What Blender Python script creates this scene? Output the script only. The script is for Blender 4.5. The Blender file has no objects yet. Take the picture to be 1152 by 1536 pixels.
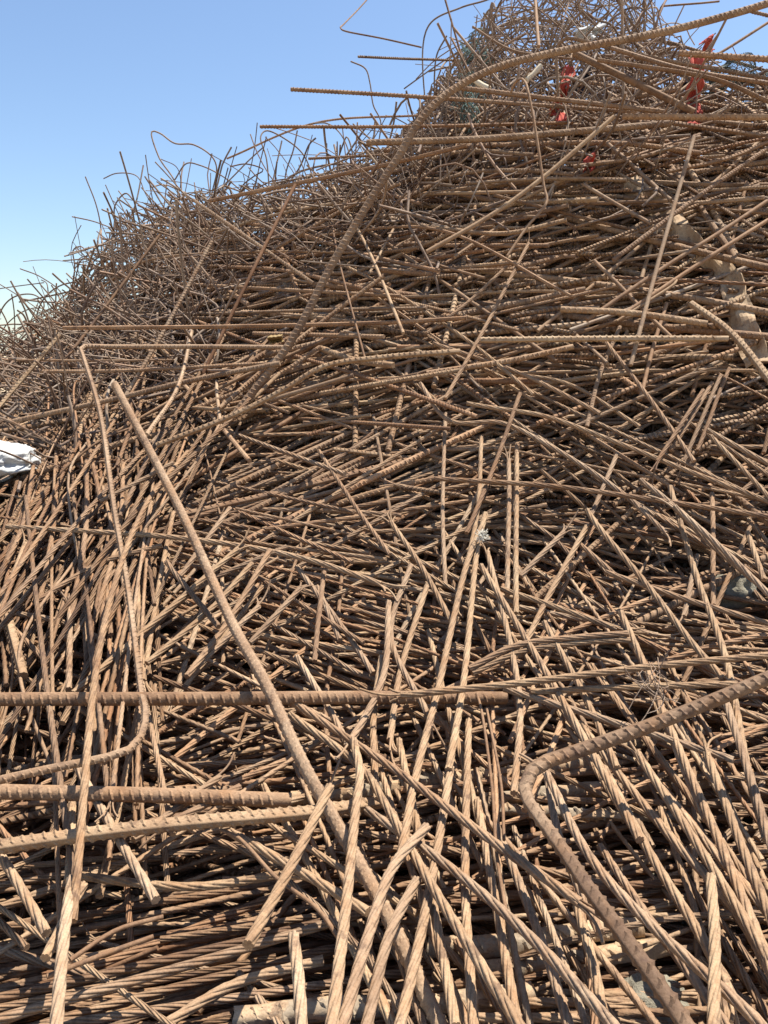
import bpy, math, random
import numpy as np
rng = np.random.default_rng(7)
random.seed(7)

# ------------------------------------------------------------------ camera, sky, sun, exposure
scene = bpy.context.scene
CAM = np.array([0.0, 0.0, 1.6]); FPX = 1160.0; PITCH = math.radians(11.6)
cd = bpy.data.cameras.new('camera'); cam = bpy.data.objects.new('camera', cd)
scene.collection.objects.link(cam); scene.camera = cam
cam.location = CAM; cam.rotation_euler = (math.radians(90) - PITCH, 0, 0)
cd.sensor_fit = 'VERTICAL'; cd.sensor_height = 24.0; cd.lens = 24.0 * FPX / 1536
cd.clip_start = 0.02; cd.clip_end = 5000

SUN_EL, SUN_AZ = math.radians(68), math.radians(62)     # azimuth from +Y (view direction) towards +X
world = bpy.data.worlds.new('World'); scene.world = world; world.use_nodes = True
wn = world.node_tree.nodes; wl = world.node_tree.links
bg = wn['Background']
sky = wn.new('ShaderNodeTexSky'); sky.sky_type = 'NISHITA'; sky.sun_disc = False
sky.sun_elevation = SUN_EL; sky.sun_rotation = SUN_AZ
sky.altitude = 0; sky.air_density = 1.0; sky.dust_density = 0.6; sky.ozone_density = 3.2
wl.new(sky.outputs[0], bg.inputs[0]); bg.inputs[1].default_value = 0.086
sd = bpy.data.lights.new('sun', 'SUN'); sun = bpy.data.objects.new('sun', sd)
scene.collection.objects.link(sun)
sd.energy = 4.7; sd.angle = math.radians(0.5); sd.color = (1.0, 0.93, 0.82)
sdir = np.array([math.cos(SUN_EL) * math.sin(SUN_AZ), math.cos(SUN_EL) * math.cos(SUN_AZ), math.sin(SUN_EL)])
from mathutils import Vector
sun.rotation_euler = Vector(sdir).to_track_quat('Z', 'Y').to_euler(); sun.location = (2, -2, 6)
scene.view_settings.view_transform = 'Standard'; scene.view_settings.look = 'None'
scene.view_settings.exposure = 1.12; scene.view_settings.gamma = 1.0
scene.render.resolution_x = 768; scene.render.resolution_y = 1024

# ------------------------------------------------------------------ materials
def nodes_of(name, rough=0.8, spec=0.25):
    m = bpy.data.materials.new(name); m.use_nodes = True
    nt = m.node_tree; b = nt.nodes['Principled BSDF']
    b.inputs['Roughness'].default_value = rough
    b.inputs['Specular IOR Level'].default_value = spec
    return m, nt, b
def N(nt, t, **kw):
    n = nt.nodes.new(t)
    for k, v in kw.items(): setattr(n, k, v)
    return n
def math_node(nt, op, a, b=None, c=None):
    n = N(nt, 'ShaderNodeMath', operation=op)
    for i, v in enumerate((a, b, c)):
        if v is None: continue
        if isinstance(v, (int, float)): n.inputs[i].default_value = v
        else: nt.links.new(v, n.inputs[i])
    return n.outputs[0]
def noise(nt, scale, detail=3, rough=0.6, vec=None):
    n = N(nt, 'ShaderNodeTexNoise'); n.inputs['Scale'].default_value = scale
    n.inputs['Detail'].default_value = detail; n.inputs['Roughness'].default_value = rough
    if vec is not None: nt.links.new(vec, n.inputs['Vector'])
    return n.outputs['Fac']
def ramp(nt, fac, stops):
    r = N(nt, 'ShaderNodeValToRGB'); e = r.color_ramp.elements
    while len(e) < len(stops): e.new(0.5)
    for i, (p, c) in enumerate(stops):
        e[i].position = p; e[i].color = (*c, 1)
    nt.links.new(fac, r.inputs[0]); return r.outputs[0]
def mixc(nt, fac, a, b, mode='MIX'):
    n = N(nt, 'ShaderNodeMix', data_type='RGBA', blend_type=mode)
    for i, v in ((0, fac), (6, a), (7, b)):
        if isinstance(v, (int, float)): n.inputs[i].default_value = v
        elif isinstance(v, tuple): n.inputs[i].default_value = (*v, 1)
        else: nt.links.new(v, n.inputs[i])
    return n.outputs[2]

RUST = [(0.0, (0.082, 0.044, 0.026)), (0.25, (0.187, 0.112, 0.066)), (0.5, (0.308, 0.203, 0.125)),
        (0.78, (0.428, 0.312, 0.202)), (1.0, (0.515, 0.41, 0.28))]
def rust(name, stops=RUST, cement=False, relief=None, shift=0.0):
    m, nt, b = nodes_of(name, 0.78, 0.22)
    co = N(nt, 'ShaderNodeTexCoord').outputs['Object']
    at = N(nt, 'ShaderNodeAttribute', attribute_name='tint')
    big = noise(nt, 9, 3, 0.6, co); mid = noise(nt, 60, 4, 0.65, co); fine = noise(nt, 420, 3, 0.7, co)
    f = math_node(nt, 'MULTIPLY_ADD', at.outputs['Fac'], 0.62, shift)
    f = math_node(nt, 'MULTIPLY_ADD', big, 0.7, f)
    f = math_node(nt, 'MULTIPLY_ADD', mid, 0.45, f)
    f = math_node(nt, 'SUBTRACT', f, 0.42)
    col = ramp(nt, f, stops)
    wn_ = N(nt, 'ShaderNodeTexWhiteNoise', noise_dimensions='1D'); nt.links.new(math_node(nt, 'MULTIPLY', at.outputs['Fac'], 971.0), wn_.inputs['W'])
    hue = ramp(nt, wn_.outputs['Value'], [(0.0, (1.10, 0.93, 0.83)), (0.3, (1.0, 1.0, 1.0)), (0.6, (1.0, 1.0, 0.96)), (0.8, (0.97, 0.97, 1.0)), (1.0, (0.94, 1.0, 1.07))])
    col = mixc(nt, 1.0, col, hue, 'MULTIPLY')
    sp = ramp(nt, fine, [(0.35, (0.78, 0.75, 0.72)), (0.55, (1, 1, 1)), (0.75, (1.1, 1.09, 1.07))])
    col = mixc(nt, 1.0, col, sp, 'MULTIPLY')
    orange = math_node(nt, 'MULTIPLY', ramp(nt, noise(nt, 22, 3, 0.6, co), [(0.52, (0, 0, 0)), (0.7, (1, 1, 1))]), 0.4)
    col = mixc(nt, orange, col, (0.26, 0.13, 0.055))
    scale_ = math_node(nt, 'MULTIPLY', ramp(nt, noise(nt, 38, 4, 0.7, co), [(0.56, (0, 0, 0)), (0.66, (1, 1, 1))]), 0.6)
    col = mixc(nt, scale_, col, (0.085, 0.05, 0.036))
    if cement:
        pat = ramp(nt, noise(nt, 14, 5, 0.7, co), [(0.50, (0, 0, 0)), (0.56, (1, 1, 1))])
        grey = ramp(nt, noise(nt, 150, 4, 0.7, co), [(0.3, (0.19, 0.145, 0.10)), (0.7, (0.35, 0.28, 0.20))])
        col = mixc(nt, pat, col, grey)
    nt.links.new(col, b.inputs['Base Color'])
    h = math_node(nt, 'MULTIPLY_ADD', fine, 0.35, mid)
    bp = N(nt, 'ShaderNodeBump'); bp.inputs['Strength'].default_value = 0.55; bp.inputs['Distance'].default_value = 0.0018
    nt.links.new(h, bp.inputs['Height']); nrm = bp.outputs[0]
    if relief == 'ribs':
        s = N(nt, 'ShaderNodeAttribute', attribute_name='along').outputs['Fac']
        a = N(nt, 'ShaderNodeAttribute', attribute_name='round').outputs['Fac']
        ph = math_node(nt, 'MULTIPLY_ADD', a, 2.0, s)
        w = math_node(nt, 'POWER', math_node(nt, 'MULTIPLY_ADD', math_node(nt, 'SINE', ph), 0.5, 0.5), 2.5)
        b2 = N(nt, 'ShaderNodeBump'); b2.inputs['Strength'].default_value = 1.0; b2.inputs['Distance'].default_value = 0.006
        nt.links.new(w, b2.inputs['Height']); nt.links.new(nrm, b2.inputs['Normal']); nrm = b2.outputs[0]
    if relief == 'lay':                                   # twisted wires of a strand: six lobes winding along it
        s = N(nt, 'ShaderNodeAttribute', attribute_name='along').outputs['Fac']; sn = N(nt, 'ShaderNodeAttribute', attribute_name='round').outputs['Fac']; cs = N(nt, 'ShaderNodeAttribute', attribute_name='across').outputs['Fac']
        ph = math_node(nt, 'SUBTRACT', math_node(nt, 'MULTIPLY', math_node(nt, 'ARCTAN2', sn, cs), 3.0), math_node(nt, 'MULTIPLY', s, 0.233))
        w = math_node(nt, 'POWER', math_node(nt, 'ABSOLUTE', math_node(nt, 'COSINE', ph)), 0.6)
        b2 = N(nt, 'ShaderNodeBump'); b2.inputs['Strength'].default_value = 1.0; b2.inputs['Distance'].default_value = 0.0022
        nt.links.new(w, b2.inputs['Height']); nt.links.new(nrm, b2.inputs['Normal']); nrm = b2.outputs[0]
    nt.links.new(nrm, b.inputs['Normal'])
    return m
M_REBAR = rust('rusty_rebar', shift=-0.03)
M_REBARF = rust('rusty_rebar_relief', relief='ribs', shift=-0.02)
M_STRAND = rust('rusty_strand', shift=-0.03)
M_STRANDF = rust('rusty_strand_relief', relief='lay', shift=-0.03)
VEILED_RUST = [(0.0, (0.075, 0.046, 0.034)), (0.28, (0.145, 0.097, 0.072)), (0.55, (0.235, 0.175, 0.132)), (0.8, (0.34, 0.27, 0.21)), (1.0, (0.42, 0.355, 0.285))]  # rust greyed and paled: the lens veil over the thicket, put into the colour
M_WIRE = rust('rusty_wire', VEILED_RUST, shift=0.13)
M_CEM = rust('cement_crusted_rebar', cement=True, shift=0.06)
M_SHEET = rust('rusty_sheet', shift=0.08)

def plain(name, c1, c2, scale=12, rough=0.85, bump=0.3, dist=0.004):
    m, nt, b = nodes_of(name, rough, 0.2)
    co = N(nt, 'ShaderNodeTexCoord').outputs['Object']
    f = noise(nt, scale, 5, 0.65, co)
    nt.links.new(ramp(nt, f, [(0.3, c1), (0.7, c2)]), b.inputs['Base Color'])
    bp = N(nt, 'ShaderNodeBump'); bp.inputs['Strength'].default_value = bump; bp.inputs['Distance'].default_value = dist
    nt.links.new(noise(nt, scale * 9, 4, 0.7, co), bp.inputs['Height']); nt.links.new(bp.outputs[0], b.inputs['Normal'])
    return m
M_SAND = plain('sandy_ground', (0.36, 0.28, 0.18), (0.46, 0.37, 0.25), 0.6, 0.95, 0.6, 0.03)
M_MOUND = plain('light_block_core', (0.17, 0.105, 0.072), (0.27, 0.175, 0.12), 18, 0.95, 1.0, 0.02)  # tone of the added core, raised to lighten the shaded gaps
M_RED = plain('red_cloth', (0.33, 0.05, 0.04), (0.47, 0.11, 0.075), 30, 0.9, 0.3, 0.002)
M_NAVY = plain('navy_cloth', (0.03, 0.035, 0.06), (0.06, 0.065, 0.10), 30, 0.9, 0.3, 0.002)
M_WHITE = plain('white_plastic', (0.46, 0.47, 0.46), (0.56, 0.57, 0.56), 8, 0.45, 0.15, 0.002)
M_CARD = plain('yellow_card', (0.22, 0.15, 0.06), (0.28, 0.20, 0.10), 20, 0.8, 0.2, 0.002)
M_TEAL = plain('teal_net', (0.09, 0.15, 0.14), (0.17, 0.24, 0.22), 20, 0.8, 0.1, 0.001)
M_NETG = plain('grey_green_net', (0.07, 0.085, 0.075), (0.14, 0.16, 0.14), 20, 0.8, 0.1, 0.001)
M_FIBRE = plain('pale_fibre', (0.55, 0.52, 0.44), (0.72, 0.69, 0.60), 20, 0.9, 0.1, 0.001)
M_STONE = plain('concrete_lump', (0.17, 0.155, 0.12), (0.30, 0.275, 0.21), 25, 0.95, 0.8, 0.006)
M_PALEWOOD = plain('pale_stick', (0.55, 0.47, 0.34), (0.68, 0.60, 0.46), 25, 0.85, 0.3, 0.002)

# ------------------------------------------------------------------ the heap's face: distance of its surface along each viewing ray
GX = np.array([-500, 0, 200, 380, 576, 860, 1152, 1700.])
GY = np.array([-400, -150, 0, 100, 200, 300, 400, 500, 600, 700, 800, 950, 1048, 1200, 1300, 1400, 1536, 2000.])
GD = np.array([
    [6.2, 6.2, 6.0, 5.6, 5.2, 4.9, 4.5, 4.0],
    [5.8, 5.8, 5.5, 5.1, 4.7, 4.4, 4.3, 3.8],
    [5.5, 5.5, 5.2, 4.7, 4.3, 3.8, 3.7, 3.4],
    [5.3, 5.2, 4.8, 4.3, 3.7, 3.0, 2.85, 2.8],
    [5.1, 5.0, 4.5, 3.8, 3.1, 2.5, 2.40, 2.4],
    [5.0, 4.7, 4.1, 3.3, 2.65, 2.28, 2.18, 2.2],
    [4.8, 4.3, 3.5, 2.8, 2.32, 2.12, 2.02, 2.0],
    [4.4, 3.7, 2.9, 2.40, 2.10, 1.98, 1.90, 1.9],
    [3.6, 2.9, 2.35, 2.08, 1.92, 1.85, 1.78, 1.75],
    [2.7, 2.1, 1.92, 1.83, 1.76, 1.72, 1.66, 1.6],
    [2.0, 1.70, 1.66, 1.63, 1.60, 1.57, 1.53, 1.45],
    [1.60, 1.43, 1.42, 1.42, 1.40, 1.38, 1.35, 1.3],
    [1.40, 1.28, 1.28, 1.28, 1.28, 1.26, 1.23, 1.2],
    [1.12, 1.06, 1.07, 1.08, 1.08, 1.06, 1.04, 1.0],
    [0.98, 0.95, 0.96, 0.97, 0.96, 0.95, 0.93, 0.9],
    [0.88, 0.86, 0.87, 0.87, 0.86, 0.85, 0.84, 0.82],
    [0.77, 0.75, 0.76, 0.76, 0.75, 0.74, 0.73, 0.72],
    [0.55, 0.54, 0.54, 0.54, 0.54, 0.53, 0.53, 0.52]])
def surf(px, py):
    px = np.clip(px, GX[0], GX[-1] - 1e-6); py = np.clip(py, GY[0], GY[-1] - 1e-6)
    i = np.searchsorted(GX, px, 'right') - 1; j = np.searchsorted(GY, py, 'right') - 1
    u = (px - GX[i]) / (GX[i + 1] - GX[i]); v = (py - GY[j]) / (GY[j + 1] - GY[j])
    return (GD[j, i] * (1 - u) * (1 - v) + GD[j, i + 1] * u * (1 - v) + GD[j + 1, i] * (1 - u) * v + GD[j + 1, i + 1] * u * v)
FW = np.array([0, math.cos(PITCH), -math.sin(PITCH)]); UP = np.array([0, math.sin(PITCH), math.cos(PITCH)]); RT = np.array([1., 0, 0])
HOLLOW = [(1020, 850, 130, 70, .14), (1085, 630, 80, 70, .14), (820, 850, 90, 60, .09), (230, 1430, 330, 120, .06), (760, 1270, 260, 70, .07), (560, 900, 60, 60, .05), (330, 1090, 200, 40, .05), (250, 640, 90, 60, .06), (960, 700, 120, 40, .06)]
def face(px, py):
    d = surf(px, py)
    for hx, hy, rx, ry, a in HOLLOW: d = d + a * np.exp(-((px - hx) / rx) ** 2 - ((py - hy) / ry) ** 2)
    return d
def at(px, py, d):
    px = np.asarray(px, float); py = np.asarray(py, float); d = np.asarray(d, float)
    r = FW + ((px - 576) / FPX)[..., None] * RT - ((py - 768) / FPX)[..., None] * UP
    return CAM + d[..., None] * r
def pix(P):
    q = P - CAM; z = q @ FW
    return 576 + FPX * (q @ RT) / z, 768 - FPX * (q @ UP) / z

# ------------------------------------------------------------------ mesh helpers
COL = scene.collection
def mesh_from(name, V, Q, T=None, attrs=None, n_smooth=None):
    V = np.ascontiguousarray(V, dtype=np.float32)
    Q = np.asarray(Q, dtype=np.int32).reshape(-1, 4); T = np.zeros((0, 3), np.int32) if T is None else np.asarray(T, dtype=np.int32).reshape(-1, 3)
    me = bpy.data.meshes.new(name)
    me.vertices.add(len(V)); me.vertices.foreach_set('co', V.ravel())
    nl = Q.size + T.size; me.loops.add(nl); me.loops.foreach_set('vertex_index', np.concatenate([Q.ravel(), T.ravel()]))
    npo = len(Q) + len(T); me.polygons.add(npo)
    st = np.concatenate([np.arange(len(Q)) * 4, Q.size + np.arange(len(T)) * 3]).astype(np.int32)
    me.polygons.foreach_set('loop_start', st)
    me.polygons.foreach_set('use_smooth', np.concatenate([np.arange(len(Q)) < (len(Q) if n_smooth is None else n_smooth), np.zeros(len(T), bool)]))
    for k, v in (attrs or {}).items():
        a = me.attributes.new(k, 'FLOAT', 'POINT'); a.data.foreach_set('value', np.ascontiguousarray(v, dtype=np.float32))
    me.update(calc_edges=True); me.validate()
    return me
def new_obj(name, me, mat, parent=None, loc=(0, 0, 0)):
    o = bpy.data.objects.new(name, me); COL.objects.link(o); o.location = loc
    if mat: me.materials.clear(); me.materials.append(mat)
    if parent: o.parent = parent
    return o
def tag(o, label, cat, group=None, kind=None):
    if label: o['label'] = label
    if cat: o['category'] = cat
    if group: o['group'] = group
    if kind: o['kind'] = kind
    return o
def smooth_path(P, ds):
    P = np.asarray(P, float)
    if len(P) > 2:
        A = np.vstack([2 * P[0] - P[1], P, 2 * P[-1] - P[-2]]); out = []
        for i in range(1, len(A) - 2):
            p0, p1, p2, p3 = A[i - 1:i + 3]
            l = [max(np.linalg.norm(b - a), 1e-5) ** 0.5 for a, b in ((p0, p1), (p1, p2), (p2, p3))]
            t0 = 0; t1 = l[0]; t2 = t1 + l[1]; t3 = t2 + l[2]
            t = np.linspace(t1, t2, 14, endpoint=False)[:, None]
            a1 = (t1 - t) / (t1 - t0) * p0 + (t - t0) / (t1 - t0) * p1; a2 = (t2 - t) / (t2 - t1) * p1 + (t - t1) / (t2 - t1) * p2
            a3 = (t3 - t) / (t3 - t2) * p2 + (t - t2) / (t3 - t2) * p3
            b1 = (t2 - t) / (t2 - t0) * a1 + (t - t0) / (t2 - t0) * a2; b2 = (t3 - t) / (t3 - t1) * a2 + (t - t1) / (t3 - t1) * a3
            out.append((t2 - t) / (t2 - t1) * b1 + (t - t1) / (t2 - t1) * b2)
        P = np.vstack(out + [P[-1:]])
    s = np.concatenate([[0], np.cumsum(np.linalg.norm(np.diff(P, axis=0), axis=1))])
    n = max(2, int(math.ceil(s[-1] / ds)) + 1); t = np.linspace(0, s[-1], n)
    return np.stack([np.interp(t, s, P[:, k]) for k in range(3)], 1), t
def frames(P):
    T = np.gradient(P, axis=0); T /= np.linalg.norm(T, axis=1)[:, None] + 1e-12
    _, _, vh = np.linalg.svd(P - P.mean(0) + 1e-9, full_matrices=True)
    ref = vh[2]
    Nn = ref - (T @ ref)[:, None] * T; Nn /= np.linalg.norm(Nn, axis=1)[:, None] + 1e-9
    return T, Nn, np.cross(T, Nn)
def tube(P, s, ang, rad, cap=True):
    """ang, rad: (rings, n) -> V, quads, tris"""
    T, Nn, B = frames(P); n = ang.shape[1]; m = len(P)
    V = P[:, None, :] + rad[..., None] * (np.cos(ang)[..., None] * Nn[:, None, :] + np.sin(ang)[..., None] * B[:, None, :])
    idx = np.arange(m * n).reshape(m, n); nx = np.roll(idx, -1, 1)
    Q = np.stack([idx[:-1], nx[:-1], nx[1:], idx[1:]], -1).reshape(-1, 4); V = V.reshape(-1, 3)
    if not cap: return V, Q, np.zeros((0, 3), int)
    k = len(V); sl = 0.25 * rad.mean()
    e0, e1 = V[idx[0]], V[idx[-1]]                     # own verts for the cut ends keep the edge crisp
    V = np.vstack([V, e0, P[:1] - 0 * T[:1], e1, P[-1:]])
    a = k + np.arange(n); c0 = k + n; b = k + n + 1 + np.arange(n); c1 = k + 2 * n + 1
    T3 = np.vstack([np.stack([np.full(n, c0), np.roll(a, -1), a], 1), np.stack([np.full(n, c1), b, np.roll(b, -1)], 1)])
    return V, Q, T3
LOBE = np.deg2rad(np.array([(k * 60 + o) for k in range(6) for o in (0, 11, 30, 49)])); LOBR = np.tile([0.69, 0.93, 1.0, 0.93], 6)
LOB2 = np.deg2rad(np.arange(12) * 30.0); LOBR2 = np.tile([0.70, 1.0], 6)
LOOSE = []
def g_strand(P, R, fine=True):
    P, s = smooth_path(P, R * (2.8 if fine else 4.6)); roll = rng.uniform(0, 6.28)
    A, r = (LOBE, LOBR) if fine else (LOB2, LOBR2)
    ang = A[None, :] + (roll + s * 2 * math.pi / (R * 30))[:, None]
    rad = R * r[None, :] * (1 + 0.0 * s[:, None])
    V, Q, T = tube(P, s, ang, rad)
    if fine and s[-1] > 12 * R and rng.random() < .35:          # wires sprung loose at one cut end
        e = 0 if rng.random() < .5 else -1; t = P[0] - P[1] if e == 0 else P[-1] - P[-2]; t = t / np.linalg.norm(t); base = P[e] - t * R * 2
        for w in range(rng.integers(2, 5)):
            o = rng.normal(size=3); o -= t * (o @ t); o /= np.linalg.norm(o); ln = rng.uniform(3, 9) * R; sp = rng.uniform(.15, .7)
            W = np.array([base + o * R * .6, base + o * R * .75 + t * ln * .5, base + o * (R * .8 + sp * ln * .35) + t * ln, base + o * (R + sp * ln) + t * ln * 1.45])
            LOOSE.append(g_tube(W, R / 3, 5, R * 1.5)[:3])
    return V, Q, T
BARA = np.deg2rad(np.array([0, 13, 45, 90, 135, 167, 180, 193, 225, 270, 315, 347.])); BARR = np.array([1.2, 1, 1, 1, 1, 1, 1.2, 1, 1, 1, 1, 1])
def g_rebar(P, R):
    Pc, s = smooth_path(P, max(0.028, R * 2.5)); roll = rng.uniform(0, 3.14); m = len(Pc)
    V, Q, T = tube(Pc, s, np.tile(BARA + roll, (m, 1)), np.tile(R * BARR, (m, 1)))
    big = R > .0078; pitch = R * (1.5 if big else 2.0); K = int((s[-1] - 2 * R) / pitch)
    if K < 2: return V, Q, T, len(Q)
    _, Nn, B = frames(Pc); TT = np.gradient(Pc, axis=0); TT /= np.linalg.norm(TT, axis=1)[:, None]
    sk = R + np.arange(K) * pitch; Vs, Qs = [], []; base = len(V)
    if big: th = np.deg2rad(np.array([12, 35, 70, 110, 145, 168.])); env = np.array([0.0, 0.15, 0.22, 0.22, 0.15, 0.0])
    else: th = np.deg2rad(np.array([14, 60, 120, 166.])); env = np.array([0.02, 0.32, 0.32, 0.02])
    J = len(th)
    for h in (0, 1):
        skew = (th / math.pi - 0.5) * R * 1.3
        a = th + roll + h * math.pi
        ss = sk[:, None, None] + rng.normal(0, .05 * pitch, K)[:, None, None] + skew[None, :, None] + (np.array([-0.24, 0, 0.24]) * pitch)[None, None, :] + (h * pitch * 0.5)
        wear = np.clip(rng.normal(.9, .17, K), .4, 1.2)[:, None, None]
        rr = R * (1 + np.stack([-0.04 + 0 * env, env, -0.04 + 0 * env], 1)[None] * wear)
        f = lambda A: np.stack([np.interp(ss, s, A[:, k]) for k in range(3)], -1)
        X = f(Pc) + rr[..., None] * (np.cos(a)[None, :, None, None] * f(Nn) + np.sin(a)[None, :, None, None] * f(B))
        idx = base + np.arange(X.size // 3).reshape(K, J, 3)
        q1 = np.stack([idx[:, :-1, :-1], idx[:, :-1, 1:], idx[:, 1:, 1:], idx[:, 1:, :-1]], -1).reshape(-1, 4)
        Vs.append(X.reshape(-1, 3)); Qs.append(q1); base += X.size // 3
    return np.vstack([V] + Vs), np.vstack([Q] + Qs), T, len(Q)
def g_tube(P, R, n=7, ds=None, cap=True):
    P, s = smooth_path(P, ds or R * 5); a = np.arange(n) * 2 * math.pi / n
    rad = np.full((len(P), n), R)
    V, Q, T = tube(P, s, np.tile(a, (len(P), 1)), rad, cap)
    al = np.repeat(s, n); ro = np.tile(np.sin(a), len(P))
    if cap:
        al = np.concatenate([al, np.zeros(n + 1), np.full(n + 1, s[-1])]); ro = np.concatenate([ro, np.zeros(2 * n + 2)])
    return V, Q, T, al * 2 * math.pi / (R * 2.1), ro

# ------------------------------------------------------------------ setting: ground and a core added under the bars to block light
def grid_mesh(P):
    m, n = P.shape[:2]; idx = np.arange(m * n).reshape(m, n)
    Q = np.stack([idx[:-1, :-1], idx[:-1, 1:], idx[1:, 1:], idx[1:, :-1]], -1).reshape(-1, 4)
    return P.reshape(-1, 3), Q
gx = np.concatenate([[-3000, -400, -60], np.linspace(-12, 12, 25), [60, 400, 3000]]); gy = np.concatenate([[-3000, -60], np.linspace(-4, 30, 35), [90, 400, 3000]])
G = np.stack(np.meshgrid(gx, gy), -1); G = np.concatenate([G, 0.05 * np.sin(G[..., :1] * 1.7) * np.cos(G[..., 1:] * 1.3) * (np.abs(G[..., :1]) < 13)], -1)
V, Q = grid_mesh(G); g = new_obj('ground', mesh_from('ground', V, Q), M_SAND); g['kind'] = 'structure'

cx = np.arange(-420, 1601, 40.)
ridge = np.interp(cx, [-700, -200, 0, 100, 250, 400, 560, 640, 740, 900, 1152, 1500, 1900], [700, 660, 640, 585, 490, 440, 370, 320, 290, 280, 290, 310, 330])
rows = []
for t in np.linspace(0, 1, 46):
    py = 2000 * (1 - t) + ridge * t
    off = 0.16 + 0.22 * np.clip((surf(cx, py) - 0.9) / 1.2, 0, 1) + 0.35 * t ** 6
    rows.append(at(cx, py, face(cx, py) + off + 0.03 * np.sin(cx * .031 + py * .05) + 0.02 * np.sin(cx * .083 - py * .021)))
top = rows[-1]; first = rows[0]
fr = first.copy(); fr[:, 2] = -0.1; fr[:, 1] -= 0.12
b1 = top + np.array([0, 0.6, -0.05]); b2 = top + np.array([0, 1.6, -0.5]); b3 = top.copy(); b3[:, 1] += 3.4; b3[:, 2] = -0.1
MP = np.stack([fr] + rows + [b1, b2, b3]); MP[..., 2] = np.maximum(MP[..., 2], -0.1)
edge = MP[:, [0, -1]].copy(); edge[..., 2] = -0.1; edge[:, 0, 0] -= .25; edge[:, 1, 0] += .25     # the two ends of the mound run down to the ground
MP = np.concatenate([edge[:, :1], MP, edge[:, 1:]], 1)
V, Q = grid_mesh(MP); mound = new_obj('light_block_mound', mesh_from('light_block_mound', V, Q), M_MOUND); mound['kind'] = 'structure'  # mound added beneath the bars to stop light and rays

# ------------------------------------------------------------------ bars
COUNT = {'R': 0, 'S': 0, 'W': 0}
NAME = {'R': 'ribbed_rebar', 'S': 'twisted_strand', 'W': 'bent_wire', 'C': 'cement_crusted_rebar', 'B': 'round_bar'}
CAT = {'R': 'rebar', 'S': 'steel strand', 'W': 'wire', 'C': 'rebar', 'B': 'steel bar'}
def bar_object(kind, P, R, tint, label, group):
    P = np.asarray(P, float); o0 = P[0].copy(); L = P - o0; sm = None
    if kind == 'S': V, Q, T = g_strand(L, R); mat = M_STRAND
    elif kind in 'RC': V, Q, T, sm = g_rebar(L, R); mat = M_CEM if kind == 'C' else M_REBAR
    else: V, Q, T, _, _ = g_tube(L, R, 8 if kind == 'B' else 6, R * 4); mat = (M_WIRE if P[:, 2].mean() > 1.7 else M_STRAND) if kind == 'W' else M_REBAR
    if kind == 'C': V = V + rng.normal(0, .0007, V.shape) + .002 * np.sin(V[:, [1, 2, 0]] * 140 + 1) * np.sin(V[:, [2, 0, 1]] * 90)
    me = mesh_from(NAME[kind], V, Q, T, {'tint': np.full(len(V), tint)}, sm)
    o = new_obj(NAME[kind], me, mat, None, o0)
    for v, q, t in LOOSE: new_obj('loose_wire', mesh_from('loose_wire', v, q, t, {'tint': np.full(len(v), tint)}), mat, o)
    LOOSE.clear()
    k = {'C': 'R', 'B': 'R'}.get(kind, kind); COUNT[k] += 1
    return tag(o, label, CAT[kind], group)
def sag(P, amt):
    P = np.asarray(P, float)
    if len(P) != 2: return P
    L = np.linalg.norm(P[1] - P[0]); v = rng.normal(size=3) * amt * L; w = rng.normal(size=3) * amt * L * 0.6
    return np.array([P[0], P[0] * .67 + P[1] * .33 + v * .8 + w * .5, P[0] * .33 + P[1] * .67 + v * .8 - w * .5, P[1]])
LAND = [(60, 690, 'white sack'), (1000, 320, 'bent sheet strip'), (1110, 470, 'bent sheet strip'), (190, 600, 'slanting thick rebar'), (310, 850, 'slanting thick rebar'), (560, 1340, 'slanting thick rebar'),
        (800, 1170, 'hooked rebar'), (900, 1360, 'hooked rebar'), (1080, 1045, 'hooked rebar'), (205, 1105, 'curled bar end'), (450, 1048, 'level foot rebar'), (60, 1048, 'level foot rebar'), (722, 805, 'fibre tuft'),
        (900, 510, 'level tan rebar'), (640, 170, 'great curved rebar'), (470, 450, 'great curved rebar'), (1042, 120, 'hanging red cloth'), (884, 46, 'white plastic scrap'), (810, 250, 'crook-topped rod'),
        (150, 420, 'low thicket'), (330, 300, 'skyline rebar'), (390, 1390, 'flat cut strand'), (150, 1480, 'packed sheaf'), (400, 700, 'slanting sheaf'), (975, 1030, 'tie wire'), (1100, 890, 'concrete lump'),
        (90, 850, 'upright strands'), (250, 1240, 'paired foot rebars'), (900, 680, 'sweeping strands'), (1072, 1400, 'upright foot strand'), (700, 1300, 'thin loose wire'), (650, 620, 'kinked strand top'), (560, 110, 'crooked wire tip'), (300, 230, 'tall wire loop')]
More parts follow.
